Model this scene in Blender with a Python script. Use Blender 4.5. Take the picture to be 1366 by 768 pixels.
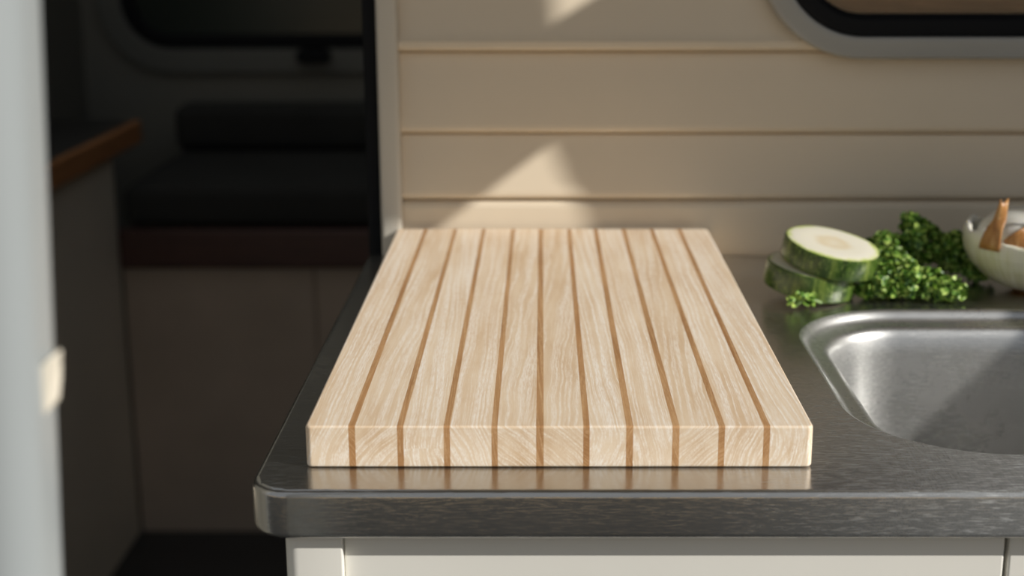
import bpy, bmesh, math, random
from mathutils import Vector, Matrix, noise as mnoise

for o in list(bpy.data.objects):
    bpy.data.objects.remove(o)
scene = bpy.context.scene
COL = scene.collection
PI = math.pi
C = 0.86                      # height of the worktop above the van floor (metres)

# ------------------------------------------------------------------ camera
cam_data = bpy.data.cameras.new('camera')
cam = bpy.data.objects.new('camera', cam_data)
COL.objects.link(cam)
cam.location = (0, 0, C + 0.2404)
cam.rotation_euler = (math.radians(90 - 14.40), 0, 0)
cam_data.sensor_width = 36
cam_data.lens = 36 * 1900 / 1366
cam_data.shift_x = -40 / 1366
cam_data.clip_start = 0.02
cam_data.dof.use_dof = True
cam_data.dof.focus_distance = 0.70
cam_data.dof.aperture_fstop = 7.0
scene.camera = cam

# ------------------------------------------------------------------ light
world = bpy.data.worlds.new('world'); scene.world = world
world.use_nodes = True
bg = world.node_tree.nodes['Background']
bg.inputs['Color'].default_value = (0.86, 0.92, 1.0, 1)
bg.inputs['Strength'].default_value = 0.33
sun_data = bpy.data.lights.new('sun', 'SUN')
sun_data.energy = 4.55
sun_data.angle = math.radians(0.28)
sun_data.color = (1.0, 0.965, 0.91)
sun = bpy.data.objects.new('sun', sun_data); COL.objects.link(sun)
KX, KZ = 2.25, 1.307
SUN = Vector((-KX, 1.0, -KZ)).normalized()      # from the right and a little from the front, about 28 degrees high
sun.rotation_euler = SUN.to_track_quat('-Z', 'Y').to_euler()
sun.location = (3, -2, 4)

vs = scene.view_settings
scene.display_settings.display_device = 'sRGB'
vs.view_transform = 'Standard'; vs.look = 'None'
scene.cycles.blur_glossy = 0.2
vs.exposure = 0.0; vs.gamma = 1.0; vs.use_curve_mapping = False

# ------------------------------------------------------------------ helpers
def srgb(r, g, b):
    f = lambda c: (c/255/12.92) if c/255 <= .04045 else ((c/255+.055)/1.055)**2.4
    return (f(r), f(g), f(b), 1)

class Mat:
    def __init__(s, name):
        s.m = bpy.data.materials.new(name); s.m.use_nodes = True
        s.t = s.m.node_tree; s.b = s.t.nodes['Principled BSDF']
    def n(s, typ, **kw):
        nd = s.t.nodes.new(typ)
        for k, v in kw.items(): setattr(nd, k, v)
        return nd
    def l(s, a, b): s.t.links.new(a, b)
    def set(s, **kw):
        for k, v in kw.items(): s.b.inputs[k.replace('_', ' ')].default_value = v
        return s
    def coord(s, scale=(1, 1, 1), kind='Object', rnd=0.0, rot=(0, 0, 0)):
        tc = s.n('ShaderNodeTexCoord'); mp = s.n('ShaderNodeMapping')
        mp.inputs['Scale'].default_value = scale
        mp.inputs['Rotation'].default_value = rot
        src = tc.outputs[kind]
        if rnd:
            oi = s.n('ShaderNodeObjectInfo')
            mu = s.n('ShaderNodeVectorMath', operation='SCALE')
            cb = s.n('ShaderNodeCombineXYZ')
            for i in range(3): s.l(oi.outputs['Random'], cb.inputs[i])
            s.l(cb.outputs[0], mu.inputs[0]); mu.inputs['Scale'].default_value = rnd
            ad = s.n('ShaderNodeVectorMath', operation='ADD')
            s.l(src, ad.inputs[0]); s.l(mu.outputs[0], ad.inputs[1]); src = ad.outputs[0]
        s.l(src, mp.inputs['Vector'])
        return mp.outputs[0]
    def noise(s, vec, scale, detail=4, rough=.55, dist=0):
        nz = s.n('ShaderNodeTexNoise')
        nz.inputs['Scale'].default_value = scale; nz.inputs['Detail'].default_value = detail
        nz.inputs['Roughness'].default_value = rough; nz.inputs['Distortion'].default_value = dist
        s.l(vec, nz.inputs['Vector']); return nz.outputs['Fac']
    def ramp(s, fac, stops):
        r = s.n('ShaderNodeValToRGB'); e = r.color_ramp.elements
        while len(e) < len(stops): e.new(.5)
        for i, (p, c) in enumerate(stops): e[i].position = p; e[i].color = c
        s.l(fac, r.inputs[0]); return r.outputs[0]
    def mix(s, fac, a, b, mode='MIX'):
        m = s.n('ShaderNodeMix', data_type='RGBA', blend_type=mode)
        for sock, v in ((m.inputs[0], fac), (m.inputs[6], a), (m.inputs[7], b)):
            if isinstance(v, (int, float, tuple)): sock.default_value = v
            else: s.l(v, sock)
        return m.outputs[2]
    def math(s, op, a, b=0.0):
        m = s.n('ShaderNodeMath', operation=op)
        for sock, v in ((m.inputs[0], a), (m.inputs[1], b)):
            if isinstance(v, (int, float)): sock.default_value = v
            else: s.l(v, sock)
        return m.outputs[0]
    def bump(s, h, strength, dist=0.001):
        b = s.n('ShaderNodeBump'); b.inputs['Strength'].default_value = strength
        b.inputs['Distance'].default_value = dist
        s.l(h, b.inputs['Height']); s.l(b.outputs[0], s.b.inputs['Normal'])
    def col(s, c): s.l(c, s.b.inputs['Base Color'])

def paint(name, rgb, rough=.5, var=.05, bump=.05, scale=60):
    M = Mat(name); M.set(Roughness=rough)
    v = M.coord()
    n1 = M.noise(v, scale * .1, 3); n2 = M.noise(v, scale * 6, 3)
    a = tuple(c * (1 - var) for c in rgb[:3]) + (1,); b = tuple(min(1, c * (1 + var)) for c in rgb[:3]) + (1,)
    M.col(M.ramp(n1, [(.3, a), (.7, b)])); M.bump(n2, bump, .0006)
    return M.m

def finish(o, mat, parent=None, smooth=True, angle=35):
    me = o.data
    if mat: me.materials.append(mat)
    if smooth:
        for p in me.polygons: p.use_smooth = True
        me.set_sharp_from_angle(angle=math.radians(angle))
    COL.objects.link(o)
    if parent:
        o.parent = parent
        o.matrix_parent_inverse = Matrix.Translation(-Vector(parent.location))
    return o

def from_bm(name, bm, mat, parent=None, smooth=True, angle=35):
    bmesh.ops.recalc_face_normals(bm, faces=bm.faces[:])
    me = bpy.data.meshes.new(name); bm.to_mesh(me); bm.free()
    return finish(bpy.data.objects.new(name, me), mat, parent, smooth, angle)

def box(name, lo, hi, mat, parent=None, bev=0.0, seg=3, keep=None):
    """box between two corners; bevels every edge (or those for which keep(mid) is true)"""
    bm = bmesh.new()
    bmesh.ops.create_cube(bm, size=1)
    lo, hi = Vector(lo), Vector(hi)
    for v in bm.verts:
        v.co = Vector([(lo[i] + hi[i]) / 2 + v.co[i] * (hi[i] - lo[i]) for i in range(3)])
    if bev:
        es = [e for e in bm.edges if keep is None or keep((e.verts[0].co + e.verts[1].co) / 2)]
        bmesh.ops.bevel(bm, geom=es, offset=bev, segments=seg, profile=.5, affect='EDGES', clamp_overlap=True)
    o = from_bm(name, bm, mat, parent)
    if bev:
        w = o.modifiers.new('wn', 'WEIGHTED_NORMAL'); w.keep_sharp = True
    return o

def rr(x0, x1, y0, y1, radii, e=0.0, n=12):
    """rounded rectangle inset by e; radii for corners (x0y0, x1y0, x1y1, x0y1)"""
    x0 += e; x1 -= e; y0 += e; y1 -= e
    pts = []
    cs = [(x0, y0, 1, 1, PI), (x1, y0, -1, 1, 1.5*PI), (x1, y1, -1, -1, 0), (x0, y1, 1, -1, .5*PI)]
    for (cx, cy, sx, sy, a0), r in zip(cs, radii):
        r = max(r - e, .0006)
        for k in range(n + 1):
            a = a0 + .5*PI*k/n
            pts.append((cx + sx*r + r*math.cos(a), cy + sy*r + r*math.sin(a)))
    return pts

def loops_mesh(name, loops, mat, parent=None, cap_first=False, cap_last=False, closed=False, angle=35, wn=True):
    bm = bmesh.new(); L = [[bm.verts.new(p) for p in lp] for lp in loops]
    n = len(L[0]); m = len(L)
    for i in range(m if closed else m - 1):
        a, b = L[i], L[(i + 1) % m]
        for k in range(n): bm.faces.new((a[k], a[(k+1) % n], b[(k+1) % n], b[k]))
    if cap_first: bm.faces.new(L[0])
    if cap_last: bm.faces.new(L[-1])
    o = from_bm(name, bm, mat, parent, True, angle)
    if wn: o.modifiers.new('wn', 'WEIGHTED_NORMAL').keep_sharp = True
    return o

def prism(name, pts, axis, lo, hi, mat, parent=None, bev=0.0):
    """2-D outline extruded along an axis ('y': pts are x,z; 'x': pts are y,z; 'z': pts are x,y)"""
    f = {'y': lambda p, t: (p[0], t, p[1]), 'x': lambda p, t: (t, p[0], p[1]), 'z': lambda p, t: (p[0], p[1], t)}[axis]
    bm = bmesh.new()
    a = [bm.verts.new(f(p, lo)) for p in pts]; b = [bm.verts.new(f(p, hi)) for p in pts]
    n = len(pts)
    for k in range(n): bm.faces.new((a[k], a[(k+1) % n], b[(k+1) % n], b[k]))
    bm.faces.new(a); bm.faces.new(b)
    if bev: bmesh.ops.bevel(bm, geom=bm.edges[:], offset=bev, segments=2, profile=.5, affect='EDGES', clamp_overlap=True)
    return from_bm(name, bm, mat, parent)

def thing(name, label, cat, loc=(0, 0, 0), group=None):
    o = bpy.data.objects.new(name, None); COL.objects.link(o)
    o.empty_display_size = .02; o.location = loc
    o['label'] = label; o['category'] = cat
    if group: o['group'] = group
    return o
def tag(o, label, cat, group=None):
    o['label'] = label; o['category'] = cat
    if group: o['group'] = group
    return o
def struct(o, label=None, cat=None):
    o['kind'] = 'structure'
    if label: o['label'] = label
    if cat: o['category'] = cat
    return o

# ------------------------------------------------------------------ materials
M_wall = paint('cream_wall', (.735, .630, .48), .42, .03, .04)
M_trim = paint('greige_trim', (.58, .54, .46), .4, .03, .02)
M_cab = paint('cabinet_paint', (.83, .81, .74), .35, .03, .03)
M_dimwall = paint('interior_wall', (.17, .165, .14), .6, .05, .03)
M_benchpanel = paint('bench_panel', (.44, .35, .27), .55, .08, .03)
M_leftpanel = paint('side_panel_paint', (.72, .64, .52), .5, .05, .03)
M_ceil = paint('ceiling_paint', (.5, .46, .38), .6, .03, .02)
M_floor = paint('dark_floor', (.03, .03, .03), .45, .2, .05)
M_black = paint('black_rubber', (.004, .005, .007), .6, .1, .02)
M_black.node_tree.nodes['Principled BSDF'].inputs['Specular IOR Level'].default_value = .2
M_cushion = paint('dark_cushion', (.022, .022, .02), .9, .15, .3)
M_darktop = paint('dark_laminate', (.03, .03, .03), .4, .1, .02)
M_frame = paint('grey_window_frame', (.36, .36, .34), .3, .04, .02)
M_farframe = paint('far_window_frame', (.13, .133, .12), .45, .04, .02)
M_blocker = paint('blocker_sheet', (.45, .40, .33), .9, .06, .2)
M_post = paint('pale_post', (.31, .335, .34), .35, .02, .02)
M_latch = paint('cream_latch', (.78, .72, .60), .4, .03, .02)
M_farpane = paint('tinted_pane', (.018, .028, .022), .22, .5, .0, 15)

def wood(name, a, b, scale=1.0, rough=.45, axis='y'):
    M = Mat(name); M.set(Roughness=rough)
    sc = {'y': (60, 6, 60), 'x': (6, 60, 60)}[axis]
    v = M.coord(tuple(s * scale for s in sc), rnd=3)
    n1 = M.noise(v, 1.5, 6, .6, .6)
    M.col(M.ramp(n1, [(.3, a), (.7, b)])); M.bump(n1, .1, .0005)
    return M.m
M_edgewood = wood('orange_brown_wood', (.40, .17, .06, 1), (.56, .25, .10, 1), 1.0, .4)
M_redwood = wood('dark_red_wood', (.052, .022, .017, 1), (.085, .034, .026, 1), 1.0, .4, 'x')
M_brown = wood('brown_shutter_wood', (.12, .055, .028, 1), (.28, .14, .075, 1), 1.5, .5, 'x')

def hardwood(name, lo, hi, fleck, ring, fleck_amt):
    """solid ash-like wood: growth rings round an axis along Y, plus pore flecks along the grain"""
    M = Mat(name); M.set(Roughness=.5)
    M.b.inputs['Specular IOR Level'].default_value = .35
    tc = M.n('ShaderNodeTexCoord'); oi = M.n('ShaderNodeObjectInfo')
    wn = M.n('ShaderNodeTexWhiteNoise', noise_dimensions='1D'); M.l(oi.outputs['Random'], wn.inputs['W'])
    rs = M.n('ShaderNodeSeparateColor'); M.l(wn.outputs['Color'], rs.inputs[0])
    sp = M.n('ShaderNodeSeparateXYZ'); M.l(tc.outputs['Object'], sp.inputs[0])
    r0, r1, r2 = rs.outputs[0], rs.outputs[1], rs.outputs[2]
    # warped coordinates
    ofs = M.n('ShaderNodeVectorMath', operation='SCALE'); M.l(wn.outputs['Color'], ofs.inputs[0]); ofs.inputs['Scale'].default_value = 7
    pv = M.n('ShaderNodeVectorMath', operation='ADD'); M.l(tc.outputs['Object'], pv.inputs[0]); M.l(ofs.outputs[0], pv.inputs[1])
    mp = M.n('ShaderNodeMapping'); mp.inputs['Scale'].default_value = (40, 9, 40); M.l(pv.outputs[0], mp.inputs[0])
    warp = M.noise(mp.outputs[0], 1.0, 3, .5)
    # ring centre: to one side or below, different for every plank
    side = M.math('SUBTRACT', M.math('MULTIPLY', M.math('GREATER_THAN', r0, .5), 2.0), 1.0)
    cx = M.math('MULTIPLY', side, M.math('ADD', M.math('MULTIPLY', r1, .05), .012))
    cz = M.math('SUBTRACT', M.math('MULTIPLY', r2, .07), .045)
    slope = M.math('MULTIPLY', M.math('SUBTRACT', r2, .5), .10)
    dx = M.math('ADD', M.math('SUBTRACT', sp.outputs[0], cx), M.math('MULTIPLY', sp.outputs[1], slope))
    dz = M.math('SUBTRACT', sp.outputs[2], cz)
    rad = M.math('SQRT', M.math('ADD', M.math('MULTIPLY', dx, dx), M.math('MULTIPLY', dz, dz)))
    ph = M.math('ADD', M.math('MULTIPLY', rad, 2 * PI / ring), M.math('MULTIPLY', warp, 16.0))
    vec = M.n('ShaderNodeCombineXYZ')
    M.l(M.math('ADD', M.math('MULTIPLY', rad, 1.0 / ring), M.math('MULTIPLY', warp, 5.0)), vec.inputs[0])
    M.l(M.math('MULTIPLY', sp.outputs[1], 5.0), vec.inputs[1])
    M.l(M.math('ADD', M.math('MULTIPLY', M.math('ARCTAN2', dz, dx), 2.2), M.math('MULTIPLY', r0, 50.0)), vec.inputs[2])
    s1 = M.noise(vec.outputs[0], 1.0, 3, .62)
    mp2 = M.n('ShaderNodeMapping'); mp2.inputs['Scale'].default_value = (1500, 130, 700); M.l(pv.outputs[0], mp2.inputs[0])
    fl = M.noise(mp2.outputs[0], 1.0, 2, .6)
    mp3 = M.n('ShaderNodeMapping'); mp3.inputs['Scale'].default_value = (90, 14, 60); M.l(pv.outputs[0], mp3.inputs[0])
    big = M.noise(mp3.outputs[0], 1.0, 3, .5)
    blotch = M.ramp(big, [(.35, (0, 0, 0, 1)), (.68, (1, 1, 1, 1))])
    base = M.mix(blotch, lo, hi)
    # pale early-wood lines, broken up by the pores
    line = M.ramp(s1, [(.44, (0, 0, 0, 1)), (.60, (1, 1, 1, 1))])
    ff = M.ramp(fl, [(.36, (0, 0, 0, 1)), (.60, (1, 1, 1, 1))])
    fa = M.math('ADD', M.math('MULTIPLY', line, M.math('ADD', M.math('MULTIPLY', ff, .6), .4)), M.math('MULTIPLY', ff, .12))
    colr = M.mix(M.math('MULTIPLY', fa, fleck_amt), base, fleck)
    # plank to plank tint
    tint = M.ramp(r2, [(0, (.93, .885, .83, 1)), (.5, (1, .98, .96, 1)), (1, (1.0, 1.0, 1.0, 1))])
    colr = M.mix(1.0, colr, tint, 'MULTIPLY')
    M.col(colr); M.bump(M.math('ADD', fl, s1), .12, .00025)
    return M.m
M_ash = hardwood('pale_ash', (.83, .68, .50, 1), (.71, .525, .34, 1), (.95, .88, .785, 1), .0012, .85)
M_oak = hardwood('tan_stripe', (.50, .275, .12, 1), (.34, .165, .06, 1), (.66, .43, .23, 1), .0009, .6)

def steel(name, base, r0, r1, scratch=True, wide=.16, sheen_amt=0.0):
    M = Mat(name); M.set(Metallic=1.0)
    va = M.coord((130, 1500, 1500), rot=(.5, .4, .45)); vb = M.coord((1500, 160, 1500), rot=(0, .3, .3)); vc = M.coord((120, 1300, 700), rot=(.3, .6, -.9))
    na = M.noise(va, 1, 3, .6); nb = M.noise(vb, 1, 3, .6); nc = M.noise(vc, 1, 3, .6)
    blot = M.noise(M.coord((22, 22, 22)), 1, 4, .6)
    sa = M.ramp(na, [(.52, (0, 0, 0, 1)), (.75, (1, 1, 1, 1))])
    sc = M.ramp(nc, [(.56, (0, 0, 0, 1)), (.75, (1, 1, 1, 1))])
    h = M.math('ADD', M.math('ADD', sa, sc), M.math('MULTIPLY', nb, .6))
    M.bump(h, .22 if scratch else .1, .00012)
    rr_ = M.n('ShaderNodeMapRange'); M.l(M.math('ADD', M.math('MULTIPLY', blot, .6), M.math('MULTIPLY', h, .2)), rr_.inputs[0])
    rr_.inputs[1].default_value = .2; rr_.inputs[2].default_value = .8
    rr_.inputs[3].default_value = r0; rr_.inputs[4].default_value = r1
    M.l(rr_.outputs[0], M.b.inputs['Roughness'])
    d = tuple(c * .85 for c in base[:3]) + (1,)
    M.col(M.mix(blot, d, base))
    # cross-scratched finish: a second much broader reflection
    g2 = M.n('ShaderNodeBsdfGlossy'); g2.inputs['Roughness'].default_value = .5
    g2.inputs['Color'].default_value = tuple(min(1, c * 1.15) for c in base[:3]) + (1,)
    scratch_sheen = M.n('ShaderNodeBsdfDiffuse'); scratch_sheen.inputs['Color'].default_value = (.56, .58, .58, 1)  # paler scratches at the right front: painted sheen of sun scattering off the steel
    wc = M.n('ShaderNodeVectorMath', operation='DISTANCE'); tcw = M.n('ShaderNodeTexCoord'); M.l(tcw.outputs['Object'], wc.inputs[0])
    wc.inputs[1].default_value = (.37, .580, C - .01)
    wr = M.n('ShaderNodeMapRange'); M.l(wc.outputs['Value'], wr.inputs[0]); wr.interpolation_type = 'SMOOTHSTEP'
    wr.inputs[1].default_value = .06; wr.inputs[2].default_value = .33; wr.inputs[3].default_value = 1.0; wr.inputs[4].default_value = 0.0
    wf = M.math('MULTIPLY', wr.outputs[0], M.math('MULTIPLY', M.math('ADD', h, .25), sheen_amt))
    mw = M.n('ShaderNodeMixShader')
    mx = M.n('ShaderNodeMixShader'); out = M.t.nodes['Material Output']
    fac = M.n('ShaderNodeMapRange'); M.l(h, fac.inputs[0])
    fac.inputs[1].default_value = .2; fac.inputs[2].default_value = 1.4; fac.inputs[3].default_value = wide * .85; fac.inputs[4].default_value = wide * 1.4
    M.l(fac.outputs[0], mx.inputs[0]); M.l(M.b.outputs[0], mx.inputs[1]); M.l(g2.outputs[0], mx.inputs[2])
    M.l(wf, mw.inputs[0]); M.l(mx.outputs[0], mw.inputs[1]); M.l(scratch_sheen.outputs[0], mw.inputs[2]); M.l(mw.outputs[0], out.inputs['Surface'])
    return M.m
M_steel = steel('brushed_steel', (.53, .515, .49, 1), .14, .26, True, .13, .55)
M_basin = steel('satin_steel_basin', (.60, .60, .59, 1), .24, .36, False, .42)

# ------------------------------------------------------------------ setting
WY = 1.040                          # face of the kitchen wall
struct(box('floor', (-1.0, .37, -.04), (2.7, 3.05, 0), M_floor), 'dark floor of the van', 'floor')
bm = bmesh.new()
HX0, HX1, HY0, HY1 = -.88, 1.0, 1.15, 2.45       # added roof opening, out of view, to brighten the back
for lo_, hi_ in (((-1.0, .37), (2.7, HY0)), ((-1.0, HY1), (2.7, 3.05)), ((-1.0, HY0), (HX0, HY1)), ((HX1, HY0), (2.7, HY1))):
    r_ = bmesh.ops.create_cube(bm, size=1)['verts']
    for v in r_: v.co = Vector(((lo_[0] + hi_[0]) / 2 + v.co.x * (hi_[0] - lo_[0]), (lo_[1] + hi_[1]) / 2 + v.co.y * (hi_[1] - lo_[1]), 2.28 + v.co.z * .04))
struct(from_bm('ceiling', bm, M_ceil, smooth=False), 'pale ceiling of the van with an added opening that brightens the back', 'ceiling')
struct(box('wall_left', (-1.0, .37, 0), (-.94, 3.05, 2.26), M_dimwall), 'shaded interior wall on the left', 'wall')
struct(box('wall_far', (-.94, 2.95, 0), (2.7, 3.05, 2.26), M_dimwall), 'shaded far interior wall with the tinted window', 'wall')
struct(box('wall_right', (2.7, .37, 0), (2.76, 3.05, 2.26), M_ceil), 'right end wall of the van', 'wall')
# van side with the wide door opening the photograph is taken through
bm = bmesh.new()
def add_box(bm, lo, hi):
    r = bmesh.ops.create_cube(bm, size=1)['verts']
    for v in r: v.co = Vector([(lo[i] + hi[i]) / 2 + v.co[i] * (hi[i] - lo[i]) for i in range(3)])
add_box(bm, (-1.0, .33, -.04), (-.90, .37, 2.30))
add_box(bm, (2.55, .33, -.04), (2.76, .37, 2.30))
add_box(bm, (-.90, .33, 2.24), (2.55, .37, 2.30))
struct(from_bm('wall_front', bm, M_post, smooth=False), 'pale outer van side around the wide door opening', 'wall')
gr = paint('dark_ground', (.024, .026, .026), .95, .35, .5, 8)
struct(box('ground', (-6, -5.5, -.46), (8, .30, -.42), gr), 'dark bare ground outside the door', 'ground')
fd = paint('warm_bounce', (.58, .41, .20), .95, .2, .5, 8)  # added unseen ground, coloured to bounce warm light into the van
struct(box('bounce_ground', (-40, -60, -.46), (40, -5.5, -.42), fd), 'added golden ground beyond the dark ground, bouncing warm light', 'ground')

# kitchen wall: horizontal cladding boards on a backing panel
wall_back = struct(box('wall_back', (-.119, WY + .008, 0), (2.7, WY + .04, 2.26), M_wall), 'cream wall of horizontal boards behind the worktop', 'wall')
zb = [-.02, .0400, .0893, .1490, .210]
while zb[-1] < 1.33: zb.append(zb[-1] + .060)
for i in range(len(zb) - 1):
    z0, z1 = C + zb[i], C + zb[i + 1]
    if i == 0:                              # upstand board, proud, with a rounded top
        pr = [(WY + .008, z0), (WY, z0)] + [(WY + .005 * (1 - math.cos(a)), z1 - .0065 + .006 * math.sin(a)) for a in [k * PI / 12 for k in range(7)]] + [(WY + .008, z1 - .0005)]
    else:                                   # lapped board: its lower edge rolls out over the board below
        lip = .0045 if i == 3 else .0015
        z0 += .0010
        pr = [(WY + .008, z0 + .0006)]
        for k in range(7):
            a = -PI / 2 - k * PI / 12
            pr.append((WY + .0045 - lip + .003 * math.cos(a), z0 + .0036 + .003 * math.sin(a)))
        pr += [(WY + .0015 - lip, z0 + .007), (WY + .0022, z0 + .014), (WY + .0035, z1 - .004), (WY + .0048, z1 - .0006), (WY + .008, z1)]
    b = prism('cladding_board', pr, 'x', -.1035, 2.7, M_wall, wall_back)
# end trim and black seal at the edge of the kitchen wall
def bead(x0, x1, y0, y1, r, n=6):
    return rr(x0, x1, y0, y1, (r, r, .001, .001), 0, n)
o = prism('trim_1', bead(-.1192, -.1037, WY - .0065, WY + .05, .0030), 'z', C - .10, 2.26, M_trim); struct(o, 'greige vertical end trim of the board wall', 'trim')
o = prism('trim_2', bead(-.1312, -.1192, WY + .010, WY + .055, .004), 'z', 0, 2.26, M_black); struct(o, 'black rubber seal strip beside the greige end trim', 'trim')

def window(name, x0, x1, z0, z1, r, y, fw, sw, mats, label, depth=.012):
    """flush rounded window: frame ring, seal ring, pane; face at y looking towards -Y"""
    fm, sm, pm = mats
    e = thing(name, label, 'window', ((x0 + x1) / 2, y + depth, z0)); e['kind'] = 'structure'
    L = lambda off, dy: [(p[0], y + dy, p[1]) for p in rr(x0, x1, z0, z1, (r,) * 4, off, 16)]
    loops_mesh('window_frame', [L(0, depth), L(0, .004), L(.0012, .0012), L(.004, 0), L(fw - .004, -.001), L(fw - .001, .0), L(fw, .003), L(fw, depth)], fm, e)
    loops_mesh('window_seal', [L(fw, depth), L(fw, .001), L(fw + .003, -.001), L(fw + sw - .004, -.001), L(fw + sw, .003), L(fw + sw, depth)], sm, e)
    loops_mesh('window_pane', [L(fw + sw, depth - .003), L(fw + sw, depth - .006)], pm, e, True, True)
    return e
g = Mat('clear_pane'); g.set(Roughness=.02, IOR=1.45); g.b.inputs['Transmission Weight'].default_value = 1
w1 = window('window_1', .153, .68, C + .145, C + .52, .077, WY - .012, .0165, .0155, (M_frame, M_black, g.m),
            'rounded grey window with black seal and brown wood behind the pane')
L = [(p[0], p[1]) for p in rr(.153, .68, C + .145, C + .52, (.077,) * 4, .0325, 12)]
prism('shutter', L, 'y', WY - .0028, WY - .0006, M_brown, w1)
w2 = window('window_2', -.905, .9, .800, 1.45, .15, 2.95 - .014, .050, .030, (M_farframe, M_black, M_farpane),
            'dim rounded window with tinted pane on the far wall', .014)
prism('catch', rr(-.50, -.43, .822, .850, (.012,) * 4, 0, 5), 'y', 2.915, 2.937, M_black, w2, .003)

# shaded furniture in the back of the van
t = thing('side_cabinet', 'pale side cabinet with dark top and orange-brown wooden edge', 'cabinet', (-.84, 1.9, 0))
box('cabinet_panel', (-.938, 1.15, 0), (-.7475, 2.458, .710), M_leftpanel, t, .003)
box('cabinet_top', (-.938, 1.15, .712), (-.748, 2.60, .750), M_darktop, t, .001)
box('wooden_edge', (-.748, 1.15, .710), (-.733, 2.60, .750), M_edgewood, t, .004)
t = thing('bench', 'built-in bench with dark red wooden edge and brown front panels', 'bench', (-.2, 2.7, 0))
for x0, x1 in ((-.745, -.4055), (-.4035, .05), (.052, .5)):
    box('front_panel', (x0, 2.46, .0), (x1, 2.478, .505), M_benchpanel, t, .002)
box('bench_box', (-.745, 2.48, 0), (.5, 2.94, .545), M_benchpanel, t)
box('wooden_edge', (-.745, 2.445, .508), (.5, 2.478, .578), M_redwood, t, .006)
tag(box('seat_cushion', (-.735, 2.45, .580), (.5, 2.93, .655), M_cushion, None, .02), 'dark seat cushion lying on the bench', 'cushion')
tag(box('back_cushion', (-.735, 2.83, .657), (.5, 2.932, .745), M_cushion, None, .02), 'dark back cushion leaning on the far wall under tinted window', 'cushion')

# ------------------------------------------------------------------ kitchen cabinet under the worktop
t = thing('kitchen_cabinet', 'cream painted kitchen cabinet under the steel worktop', 'cabinet', (.6, .8, 0))
CT = C - .0228
prism('corner_post', rr(-.1152, -.0890, .5860, 1.03, (.0065, .0008, .001, .001), 0, 8), 'z', 0, CT, M_cab, t)
box('side_panel', (1.532, .616, .0), (1.55, 1.03, CT - .001), M_cab, t)
box('back_panel', (-.088, 1.02, .0), (1.53, 1.03, CT - .001), M_cab, t)
box('base_panel', (-.088, .626, .05), (1.53, 1.018, .066), M_cab, t)
d1 = box('cabinet_door', (-.0889, .5902, .05), (.2078, .6145, CT - .001), M_cab, t, .0012)
d2 = box('cabinet_door', (.2098, .5902, .05), (.60, .6145, CT - .001), M_cab, t, .0012)
d3 = box('cabinet_door', (.6020, .5902, .05), (1.55, .6145, CT - .001), M_cab, t, .0012)
box('plinth', (-.088, .62, 0), (1.55, .625, .05), M_black, t)

# steel worktop with pressed-in sink
t = thing('steel_worktop', 'brushed stainless steel worktop with rounded front corner and sink', 'worktop', (.6, .8, C - .0228))
OX0, OX1, OY0, OY1 = -.1298, 1.6, .5792, 1.0385
SX0, SX1, SY0, SY1, SR = .1535, .378, .6235, .8815, .072
orad = (.019, .004, .004, .006)
P = lambda e, z: [(p[0], p[1], C + z) for p in rr(OX0, OX1, OY0, OY1, orad, e, 14)]
bm = bmesh.new()
outer = [bm.verts.new(p) for p in P(.0034, 0)]
hole = [bm.verts.new((p[0], p[1], C)) for p in rr(SX0, SX1, SY0, SY1, (SR,) * 4, 0, 24)]
es = []
for lp in (outer, hole):
    for k in range(len(lp)): es.append(bm.edges.new((lp[k], lp[(k + 1) % len(lp)])))
bmesh.ops.triangle_fill(bm, edges=es, use_beauty=True, use_dissolve=False)
prev = outer
for e, z in ((.0017, -.0005), (.0005, -.0016), (0, -.0032), (0, -.0198), (.0004, -.0214), (.0016, -.0225), (.0034, -.0228), (.012, -.0228), (.012, -.012)):
    cur = [bm.verts.new(p) for p in P(e, z)]
    for k in range(len(cur)): bm.faces.new((prev[k], prev[(k+1) % len(cur)], cur[(k+1) % len(cur)], cur[k]))
    prev = cur
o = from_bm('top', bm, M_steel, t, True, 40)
o.modifiers.new('wn', 'WEIGHTED_NORMAL').keep_sharp = True
prof = [(0, 0), (.0012, -.0004), (.0026, -.0016), (.0040, -.0038), (.0056, -.0058), (.0080, -.0068), (.0135, -.0073), (.0160, -.0080), (.0180, -.0100),
        (.0195, -.0140), (.0210, -.024), (.0240, -.06), (.028, -.095), (.034, -.115), (.044, -.128), (.060, -.134), (.085, -.136)]
bl = [[(p[0], p[1], C + z) for p in rr(SX0, SX1, SY0, SY1, (SR,) * 4, e, 24)] for e, z in prof]
basin = loops_mesh('sink_basin', bl, M_basin, t, False, True, angle=60, wn=False)
dl = lambda r, z: [((SX0 + SX1) / 2 + r * math.cos(k * PI / 16), (SY0 + SY1) / 2 + r * math.sin(k * PI / 16), C + z) for k in range(32)]
loops_mesh('drain', [dl(.024, -.1358), dl(.023, -.1335), dl(.019, -.1335), dl(.016, -.1350)], M_steel, basin, False, True)

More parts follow.
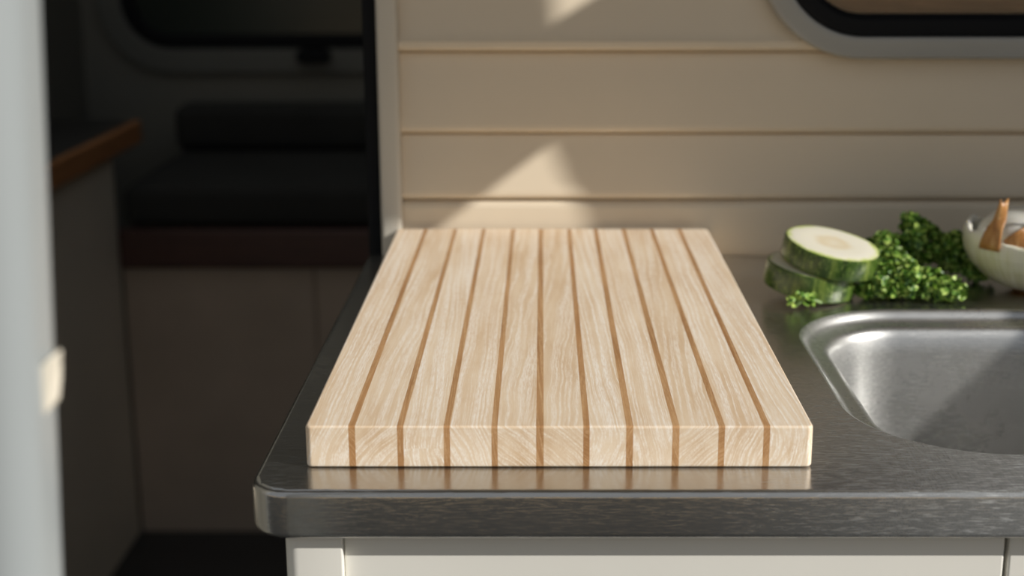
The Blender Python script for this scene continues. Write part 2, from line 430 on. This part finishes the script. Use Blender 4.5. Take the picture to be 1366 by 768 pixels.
# ------------------------------------------------------------------ cutting board: ash planks with thin tan strips
BX0, BX1, BY0, BY1, BZ0, BZ1 = -.1072, .1228, .6069, 1.0345, C + .0004, C + .0202
t = thing('cutting_board', 'thick pale wooden cutting board with thin tan stripes', 'cutting board', ((BX0 + BX1) / 2, (BY0 + BY1) / 2, BZ0))
px = lambda u: BX0 + (u - 407.5) / (1085 - 407.5) * (BX1 - BX0)
darks = [470, 534.5, 596.5, 660, 720.5, 782.5, 840, 901.5, 962.5, 1022.5]
dw = [9.0, 8.6, 8.4, 8.2, 10.0, 8.6, 9.4, 9.4, 8.6, 8.8]
cuts = [BX0]
for u, w in zip(darks, dw): cuts += [px(u - w / 2), px(u + w / 2)]
cuts.append(BX1)
for i in range(len(cuts) - 1):
    x0, x1 = cuts[i], cuts[i + 1]
    xm = (x0 + x1) / 2; first, last = i == 0, i == len(cuts) - 2
    def keep(m, x0=x0, x1=x1, first=first, last=last):
        if abs(m.x - x0) < 1e-6: return first
        if abs(m.x - x1) < 1e-6: return last
        return True
    loc = Vector((xm, (BY0 + BY1) / 2, BZ0))
    bm = bmesh.new(); bmesh.ops.create_cube(bm, size=1)
    for v in bm.verts:
        v.co = Vector((v.co.x * (x1 - x0), v.co.y * (BY1 - BY0), (v.co.z + .5) * (BZ1 - BZ0)))
    h = (x1 - x0) / 2
    # rounded upright corners of the outer planks, then the small edge rounding all round
    up = [e for e in bm.edges if abs(e.verts[0].co.z - e.verts[1].co.z) > .001 and ((first and e.verts[0].co.x < 0) or (last and e.verts[0].co.x > 0))]
    if up: bmesh.ops.bevel(bm, geom=up, offset=.0028, segments=4, profile=.5, affect='EDGES')
    def on_inner(e):
        xs = [v.co.x for v in e.verts]
        return (not first and all(abs(x + h) < 1e-6 for x in xs)) or (not last and all(abs(x - h) < 1e-6 for x in xs))
    zt = BZ1 - BZ0
    rim = [e for e in bm.edges if not on_inner(e) and (all(abs(v.co.z) < 1e-6 for v in e.verts) or all(abs(v.co.z - zt) < 1e-6 for v in e.verts))]
    bmesh.ops.bevel(bm, geom=rim, offset=.0013, segments=3, profile=.5, affect='EDGES', clamp_overlap=True)
    light = i % 2 == 0
    o = from_bm('plank' if light else 'stripe', bm, M_ash if light else M_oak, None, True, 30)
    o.modifiers.new('wn', 'WEIGHTED_NORMAL').keep_sharp = True
    o.location = loc - Vector(t.location); o.parent = t

# ------------------------------------------------------------------ courgette slices
Mz = Mat('courgette_skin'); Mz.set(Roughness=.32)
tc = Mz.n('ShaderNodeTexCoord'); sp = Mz.n('ShaderNodeSeparateXYZ'); Mz.l(tc.outputs['Object'], sp.inputs[0])
ang = Mz.math('ARCTAN2', sp.outputs[1], sp.outputs[0])
cb = Mz.n('ShaderNodeCombineXYZ'); Mz.l(Mz.math('MULTIPLY', ang, 2.2), cb.inputs[0]); Mz.l(Mz.math('MULTIPLY', sp.outputs[2], 9), cb.inputs[1])
st = Mz.noise(cb.outputs[0], 1.6, 3, .6)
fl = Mz.noise(Mz.coord((1, 1, .5)), 620, 3, .6)
c0 = Mz.ramp(st, [(.32, (.010, .028, .004, 1)), (.52, (.040, .085, .010, 1)), (.70, (.20, .26, .05, 1))])
sp2 = Mz.ramp(fl, [(.52, (0, 0, 0, 1)), (.68, (1, 1, 1, 1))])
Mz.col(Mz.mix(Mz.math('MULTIPLY', sp2, .5), c0, (.27, .36, .09, 1)))
Mf = Mat('courgette_flesh'); Mf.set(Roughness=.4); Mf.b.inputs['Subsurface Weight'].default_value = .15
Mf.b.inputs['Subsurface Radius'].default_value = (.004, .004, .002)
tc = Mf.n('ShaderNodeTexCoord'); sp = Mf.n('ShaderNodeSeparateXYZ'); Mf.l(tc.outputs['Object'], sp.inputs[0])
rad = Mf.math('SQRT', Mf.math('ADD', Mf.math('MULTIPLY', sp.outputs[0], sp.outputs[0]), Mf.math('MULTIPLY', sp.outputs[1], sp.outputs[1])))
nz = Mf.noise(Mf.coord((1, 1, 1)), 170, 4, .6)
rn = Mf.math('ADD', Mf.math('DIVIDE', rad, .0317), Mf.math('MULTIPLY', Mf.math('SUBTRACT', nz, .5), .25))
Mf.col(Mf.ramp(rn, [(.0, (.78, .71, .55, 1)), (.28, (.72, .62, .43, 1)), (.45, (.80, .76, .63, 1)), (.84, (.80, .77, .64, 1)), (.92, (.62, .67, .28, 1)), (.98, (.34, .46, .07, 1))]))
ZR = .0318
def slice_(name, label, loc, tilt, yaw, r, th):
    e = thing(name, label, 'courgette slice', loc, 'courgette slices')
    e.rotation_euler = (Matrix.Rotation(math.radians(tilt[1]), 3, 'Y') @ Matrix.Rotation(math.radians(tilt[0]), 3, 'X') @ Matrix.Rotation(math.radians(yaw), 3, 'Z')).to_euler()
    wob = lambda k: 1 + .012 * math.sin(3 * k * PI / 24 + r * 900) + .008 * math.cos(5 * k * PI / 24)
    R = lambda rad, z: [(rad * wob(k) * math.cos(k * PI / 24), rad * wob(k) * math.sin(k * PI / 24), z) for k in range(48)]
    sk = loops_mesh('skin', [R(r - .0011, .0004), R(r - .0003, .0009), R(r, .002), R(r * 1.004, th / 2), R(r, th - .0018), R(r - .0003, th - .0007), R(r - .0012, th - .0002)], Mz.m, None, wn=False)
    fl2 = loops_mesh('flesh', [R(r - .0030, 0), R(r - .0012, .0005), R(r - .0012, th - .0003), R(r - .0022, th), R(r * .6, th + .0004), R(r * .2, th + .0001)], Mf.m, None, True, True, wn=False)
    for c in (sk, fl2): c.parent = e
    return e
slice_('courgette_slice', 'lower courgette slice lying on the worktop under another slice', (.1765, .9150, C + .0048), (4, 8.0, 0), 35, .0300, .0170)
slice_('courgette_slice', 'upper courgette slice with pale cut face, tilted on the lower slice', (.1885, .9140, C + .0222), (8, 9.6, 0), 170, .0318, .0150)

# ------------------------------------------------------------------ curly parsley
random.seed(4)
Mp = Mat('parsley_leaf'); Mp.set(Roughness=.45); Mp.b.inputs['Subsurface Weight'].default_value = .0
nz = Mp.noise(Mp.coord(), 260, 2)
Mp.col(Mp.ramp(nz, [(.34, (.012, .050, .006, 1)), (.48, (.12, .27, .025, 1)), (.64, (.50, .64, .15, 1))]))
Ms = paint('parsley_stem', (.22, .34, .10), .5, .1, .02)
def leaf_mesh(bm, c, size, nrm):
    """one frilly curled leaflet: a fan with a ruffled, cupped edge"""
    q = nrm.to_track_quat('Z', 'Y'); n = 9; a0 = random.random() * 6.28
    ctr = bm.verts.new(c)
    m1, ring = [], []
    ph = random.random() * 6.28
    for k in range(n):
        a = a0 + 2 * PI * k / n
        m1.append(bm.verts.new(c + q @ Vector((size * .5 * math.cos(a), size * .5 * math.sin(a), size * .25 * random.uniform(.2, 1)))))
        s = size * random.uniform(.75, 1.1)
        ring.append(bm.verts.new(c + q @ Vector((s * .85 * math.cos(a), s * .85 * math.sin(a), size * (.35 + .5 * math.sin(4.5 * a * 2 + ph) * random.uniform(.4, 1))))))
    for k in range(n - 1):
        bm.faces.new((ctr, m1[k], m1[k + 1]))
        bm.faces.new((m1[k], ring[k], ring[k + 1], m1[k + 1]))
def tube(name, pts, r, mat, parent):
    lp = []
    for i, p in enumerate(pts):
        d = (pts[min(i + 1, len(pts) - 1)] - pts[max(i - 1, 0)]).normalized(); q = d.to_track_quat('Z', 'Y')
        lp.append([tuple(p + q @ Vector((r * math.cos(a), r * math.sin(a), 0))) for a in [k * PI / 4 for k in range(8)]])
    return loops_mesh(name, lp, mat, parent, True, True, wn=False)
def sprig(name, label, base, blobs, count, size):
    e = thing(name, label, 'parsley', base)
    bm = bmesh.new()
    tot = sum(b[3] * b[4] for b in blobs)
    for cx, cy, cz, rx, rz in blobs:
        for _ in range(int(count * rx * rz / tot)):
            v = Vector((random.gauss(0, 1), random.gauss(0, 1), random.gauss(0, 1))).normalized()
            f = random.uniform(.6, 1.05)
            p = Vector((cx + v.x * rx * f, cy + v.y * rx * f, cz + v.z * rz * f))
            if p.z < C + .004: p.z = C + random.uniform(.003, .009)
            n = (v + Vector((0, 0, .5)) + Vector((random.gauss(0, .5), random.gauss(0, .5), random.gauss(0, .5)))).normalized()
            leaf_mesh(bm, p, size * random.uniform(.6, 1.25), n)
    for v in bm.verts: v.co.z = max(v.co.z, C + .0006)
    o = from_bm('leaves', bm, Mp.m, e, True, 180); o['kind'] = 'stuff'
    for i, (cx, cy, cz, rx, rz) in enumerate(blobs):
        b = Vector((base[0] + .012 * (i % 2) , base[1] + .004, C + .003)); c = Vector((cx, cy, cz))
        tube('stem', [b, b.lerp(c, .4) + Vector((0, 0, .004)), b.lerp(c, .75) + Vector((0, 0, .003)), c], .0011, Ms, e)
    return e
sprig('curly_parsley', 'bright green curly parsley pile in the sun beside the courgette slices', (.236, .925, C),
      [(.222, .905, C + .012, .011, .011), (.238, .907, C + .013, .013, .012), (.256, .904, C + .010, .012, .009), (.268, .901, C + .007, .008, .006), (.234, .925, C + .017, .012, .011), (.212, .904, C + .007, .006, .006)], 1500, .0033)
sprig('curly_parsley', 'dark shaded curly parsley bunch close to the board wall', (.268, .968, C),
      [(.262, .968, C + .024, .015, .015), (.285, .965, C + .018, .014, .014), (.240, .966, C + .018, .013, .013), (.300, .952, C + .009, .010, .008), (.258, .972, C + .037, .007, .007)], 1000, .0040)
sprig('parsley_leaf', 'tiny parsley fragment on the worktop in front of courgette slices', (.168, .882, C),
      [(.170, .883, C + .003, .0055, .0028), (.161, .880, C + .002, .004, .002)], 34, .0034)

# ------------------------------------------------------------------ onion
Mo = Mat('onion_flesh'); Mo.set(Roughness=.22); Mo.b.inputs['Subsurface Weight'].default_value = .2
Mo.b.inputs['Subsurface Radius'].default_value = (.006, .006, .003)
tc = Mo.n('ShaderNodeTexCoord'); sp = Mo.n('ShaderNodeSeparateXYZ'); Mo.l(tc.outputs['Object'], sp.inputs[0])
ang = Mo.math('ARCTAN2', sp.outputs[1], sp.outputs[0])
cb = Mo.n('ShaderNodeCombineXYZ'); Mo.l(Mo.math('MULTIPLY', ang, 14), cb.inputs[0]); Mo.l(Mo.math('MULTIPLY', sp.outputs[2], 20), cb.inputs[1])
nv = Mo.noise(cb.outputs[0], 1.2, 3, .6)
zr = Mo.math('DIVIDE', sp.outputs[2], .05)
cz = Mo.ramp(zr, [(.0, (.50, .36, .16, 1)), (.10, (.68, .62, .42, 1)), (.40, (.66, .65, .38, 1)), (.70, (.76, .74, .54, 1)), (.88, (.88, .86, .78, 1))])
vein = Mo.ramp(nv, [(.42, (0, 0, 0, 1)), (.60, (1, 1, 1, 1))])
Mo.col(Mo.mix(Mo.math('MULTIPLY', vein, .5), cz, (.88, .87, .76, 1)))
Mk = Mat('onion_skin'); Mk.set(Roughness=.4)
nz = Mk.noise(Mk.coord((1, 1, .25)), 190, 4, .6)
Mk.col(Mk.ramp(nz, [(.3, (.30, .11, .025, 1)), (.55, (.50, .24, .07, 1)), (.75, (.66, .44, .20, 1))]))
OC = Vector((.3270, .9300, C))
on = thing('onion', 'partly peeled half onion with white flesh and torn brown skin', 'onion', OC)
def orad_(z):              # outer radius of the onion at height z
    pts = [(0, .006), (.002, .014), (.006, .0235), (.012, .0320), (.020, .0395), (.028, .0434), (.035, .0443), (.042, .0436), (.048, .0415), (.056, .0375), (.07, .030)]
    for (a, ra), (b, rb) in zip(pts, pts[1:]):
        if z <= b: return ra + (rb - ra) * (z - a) / (b - a)
    return pts[-1][1]
NS = 64
def rim(a):                # torn rim height round the onion
    g_ = lambda c, w: math.exp(-((math.degrees(a) - c + 180) % 360 - 180) ** 2 / (2 * w * w))
    return .0435 - .009 * g_(238, 13) + .008 * g_(285, 20) + .0018 * math.sin(5 * a + 1) + .0010 * math.sin(11 * a) + .0006 * math.sin(23 * a)
lo = []
for i in range(19):
    u = i / 18
    lo.append([(OC.x + orad_(rim(2*PI*k/NS) * u) * math.cos(2*PI*k/NS), OC.y + orad_(rim(2*PI*k/NS) * u) * math.sin(2*PI*k/NS), C + .0006 + rim(2*PI*k/NS) * u) for k in range(NS)])
def inner(i, off):
    return [(OC.x + (p[0] - OC.x) * (1 - off), OC.y + (p[1] - OC.y) * (1 - off), p[2]) for p in lo[i]]
ins = [[(p[0], p[1], p[2] + .0012) for p in inner(18, .035)]] + [inner(18, .08)] + [inner(i, .09) for i in (16, 13, 10, 8)]
ob = loops_mesh('outer_layer', lo + ins, Mo.m, None, True, True, angle=80, wn=False)
# object coordinates at the onion's base
ob.data.transform(Matrix.Translation(-OC)); ob.parent = on
dome = []
for i in range(8):
    a = i / 8 * PI / 2
    dome.append([((.0398 * math.cos(a) ** .75) * math.cos(2*PI*k/32), (.0398 * math.cos(a) ** .75) * math.sin(2*PI*k/32), .026 + .031 * math.sin(a)) for k in range(32)])
ol = loops_mesh('inner_layer', dome, Mo.m, None, True, True, angle=80, wn=False); ol.parent = on
root = loops_mesh('root_end', [[(r * math.cos(k*PI/8), r * math.sin(k*PI/8), z) for k in range(16)] for r, z in ((.004, 0), (.0095, .0005), (.0135, .0032), (.010, .0036))], Mk.m, None, True, True); root.parent = on
def peel(a0, a1, z0, ztop, lean, mat, seed, out=.0012, taper=1.0, name='peel'):
    """a torn papery strip rising from the onion's side and ending in a ragged tip"""
    random.seed(seed); nu, nv = 10, 9; bm = bmesh.new(); G = []
    for j in range(nv):
        v = j / (nv - 1); row = []
        for i in range(nu):
            u = i / (nu - 1)
            am = a0 + (a1 - a0) * (.5 + lean * v)
            w = (1 - v ** taper) * .93 + .07
            a = am + (u - .5) * (a1 - a0) * w
            z = z0 + (ztop - z0) * v * (1 - .25 * (2 * u - 1) ** 2 * (1 - v)) + .0012 * math.sin(7 * u + seed) * v
            r = orad_(min(z, .05)) + out + .004 * v * v * math.sin(seed + 3 * u) - (.005 * v if z > .05 else 0)
            row.append(bm.verts.new((r * math.cos(a), r * math.sin(a), z)))
        G.append(row)
    for j in range(nv - 1):
        for i in range(nu - 1): bm.faces.new((G[j][i], G[j][i+1], G[j+1][i+1], G[j+1][i]))
    o = from_bm(name, bm, mat, None, True, 180); o.parent = on
    sm = o.modifiers.new('s', 'SOLIDIFY'); sm.thickness = .0006; sm.offset = 1
    return o
D = math.radians
peel(D(206), D(226), .034, .0660, .25, Mk.m, 1, .0012, 1.6)
peel(D(222), D(262), .028, .050, .1, Mk.m, 2, -.0030, 4)
peel(D(262), D(300), .040, .071, .1, Mk.m, 5, -.0030, 1.5)
peel(D(20), D(75), .034, .062, .0, Mk.m, 9)

# ------------------------------------------------------------------ door post at the left, close to the camera
dp = thing('door_post', 'blurred pale grey door post along the left edge', 'post', (-.150, .36, 0))
a = math.radians(-2.77)
zc = C + .14
def lean(o):
    for v in o.data.vertices: v.co.x += -(v.co.z - zc) * math.tan(a)
    return o
lean(prism('post_profile', rr(-.1640, -.1290, .338, .372, (.012,) * 4, 0, 8), 'z', 0, 2.24, M_post, dp))
lp = [(-.1350, C + .1230), (-.1310, C + .1278), (-.1287, C + .1304), (-.1273, C + .1312), (-.1271, C + .1300), (-.1284, C + .1262), (-.1289, C + .1220), (-.1286, C + .1180), (-.1291, C + .1165), (-.1350, C + .1120)]
prism('latch', lp, 'y', .352, .362, M_latch, dp, .0008)

# added unseen sheet in the door opening, cut to cast wall and sink shadows
CY = .342
def trace(x, z, y=WY): return (x + KX * (y - CY), C + z + KZ * (y - CY))      # where the sun ray to a lit point crosses the added sheet
top = C + 1.36
pa, pc = trace(.297, 0, .883), trace(.250, -.069, .85)
sl = (pa[1] - pc[1]) / (pa[0] - pc[0]); low = C + .005
out = [trace(-.60, .018), trace(-.0790, .018), trace(.0175, .0885), trace(.0395, .018), trace(.118, .018), trace(.118, -.03), pa, pc,
       (pc[0] - (pc[1] - low) / sl, low), (2.54, low), (2.54, top), (trace(-.60, 0)[0], top)]
hole = [trace(.0150, .1745), trace(.16, .262), trace(.0150, .262)]
bm = bmesh.new(); es = []
for lp in (out, hole):
    vv = [bm.verts.new((p[0], .342, p[1])) for p in lp]
    for k in range(len(vv)): es.append(bm.edges.new((vv[k], vv[(k+1) % len(vv)])))
bmesh.ops.triangle_fill(bm, edges=es, use_beauty=True)
cu = from_bm('sun_blocker', bm, M_blocker, None, False)
sm = cu.modifiers.new('s', 'SOLIDIFY'); sm.thickness = .002
tag(cu, 'added out-of-view sheet in the door opening, cut to shade the wall and sink', 'blocker')
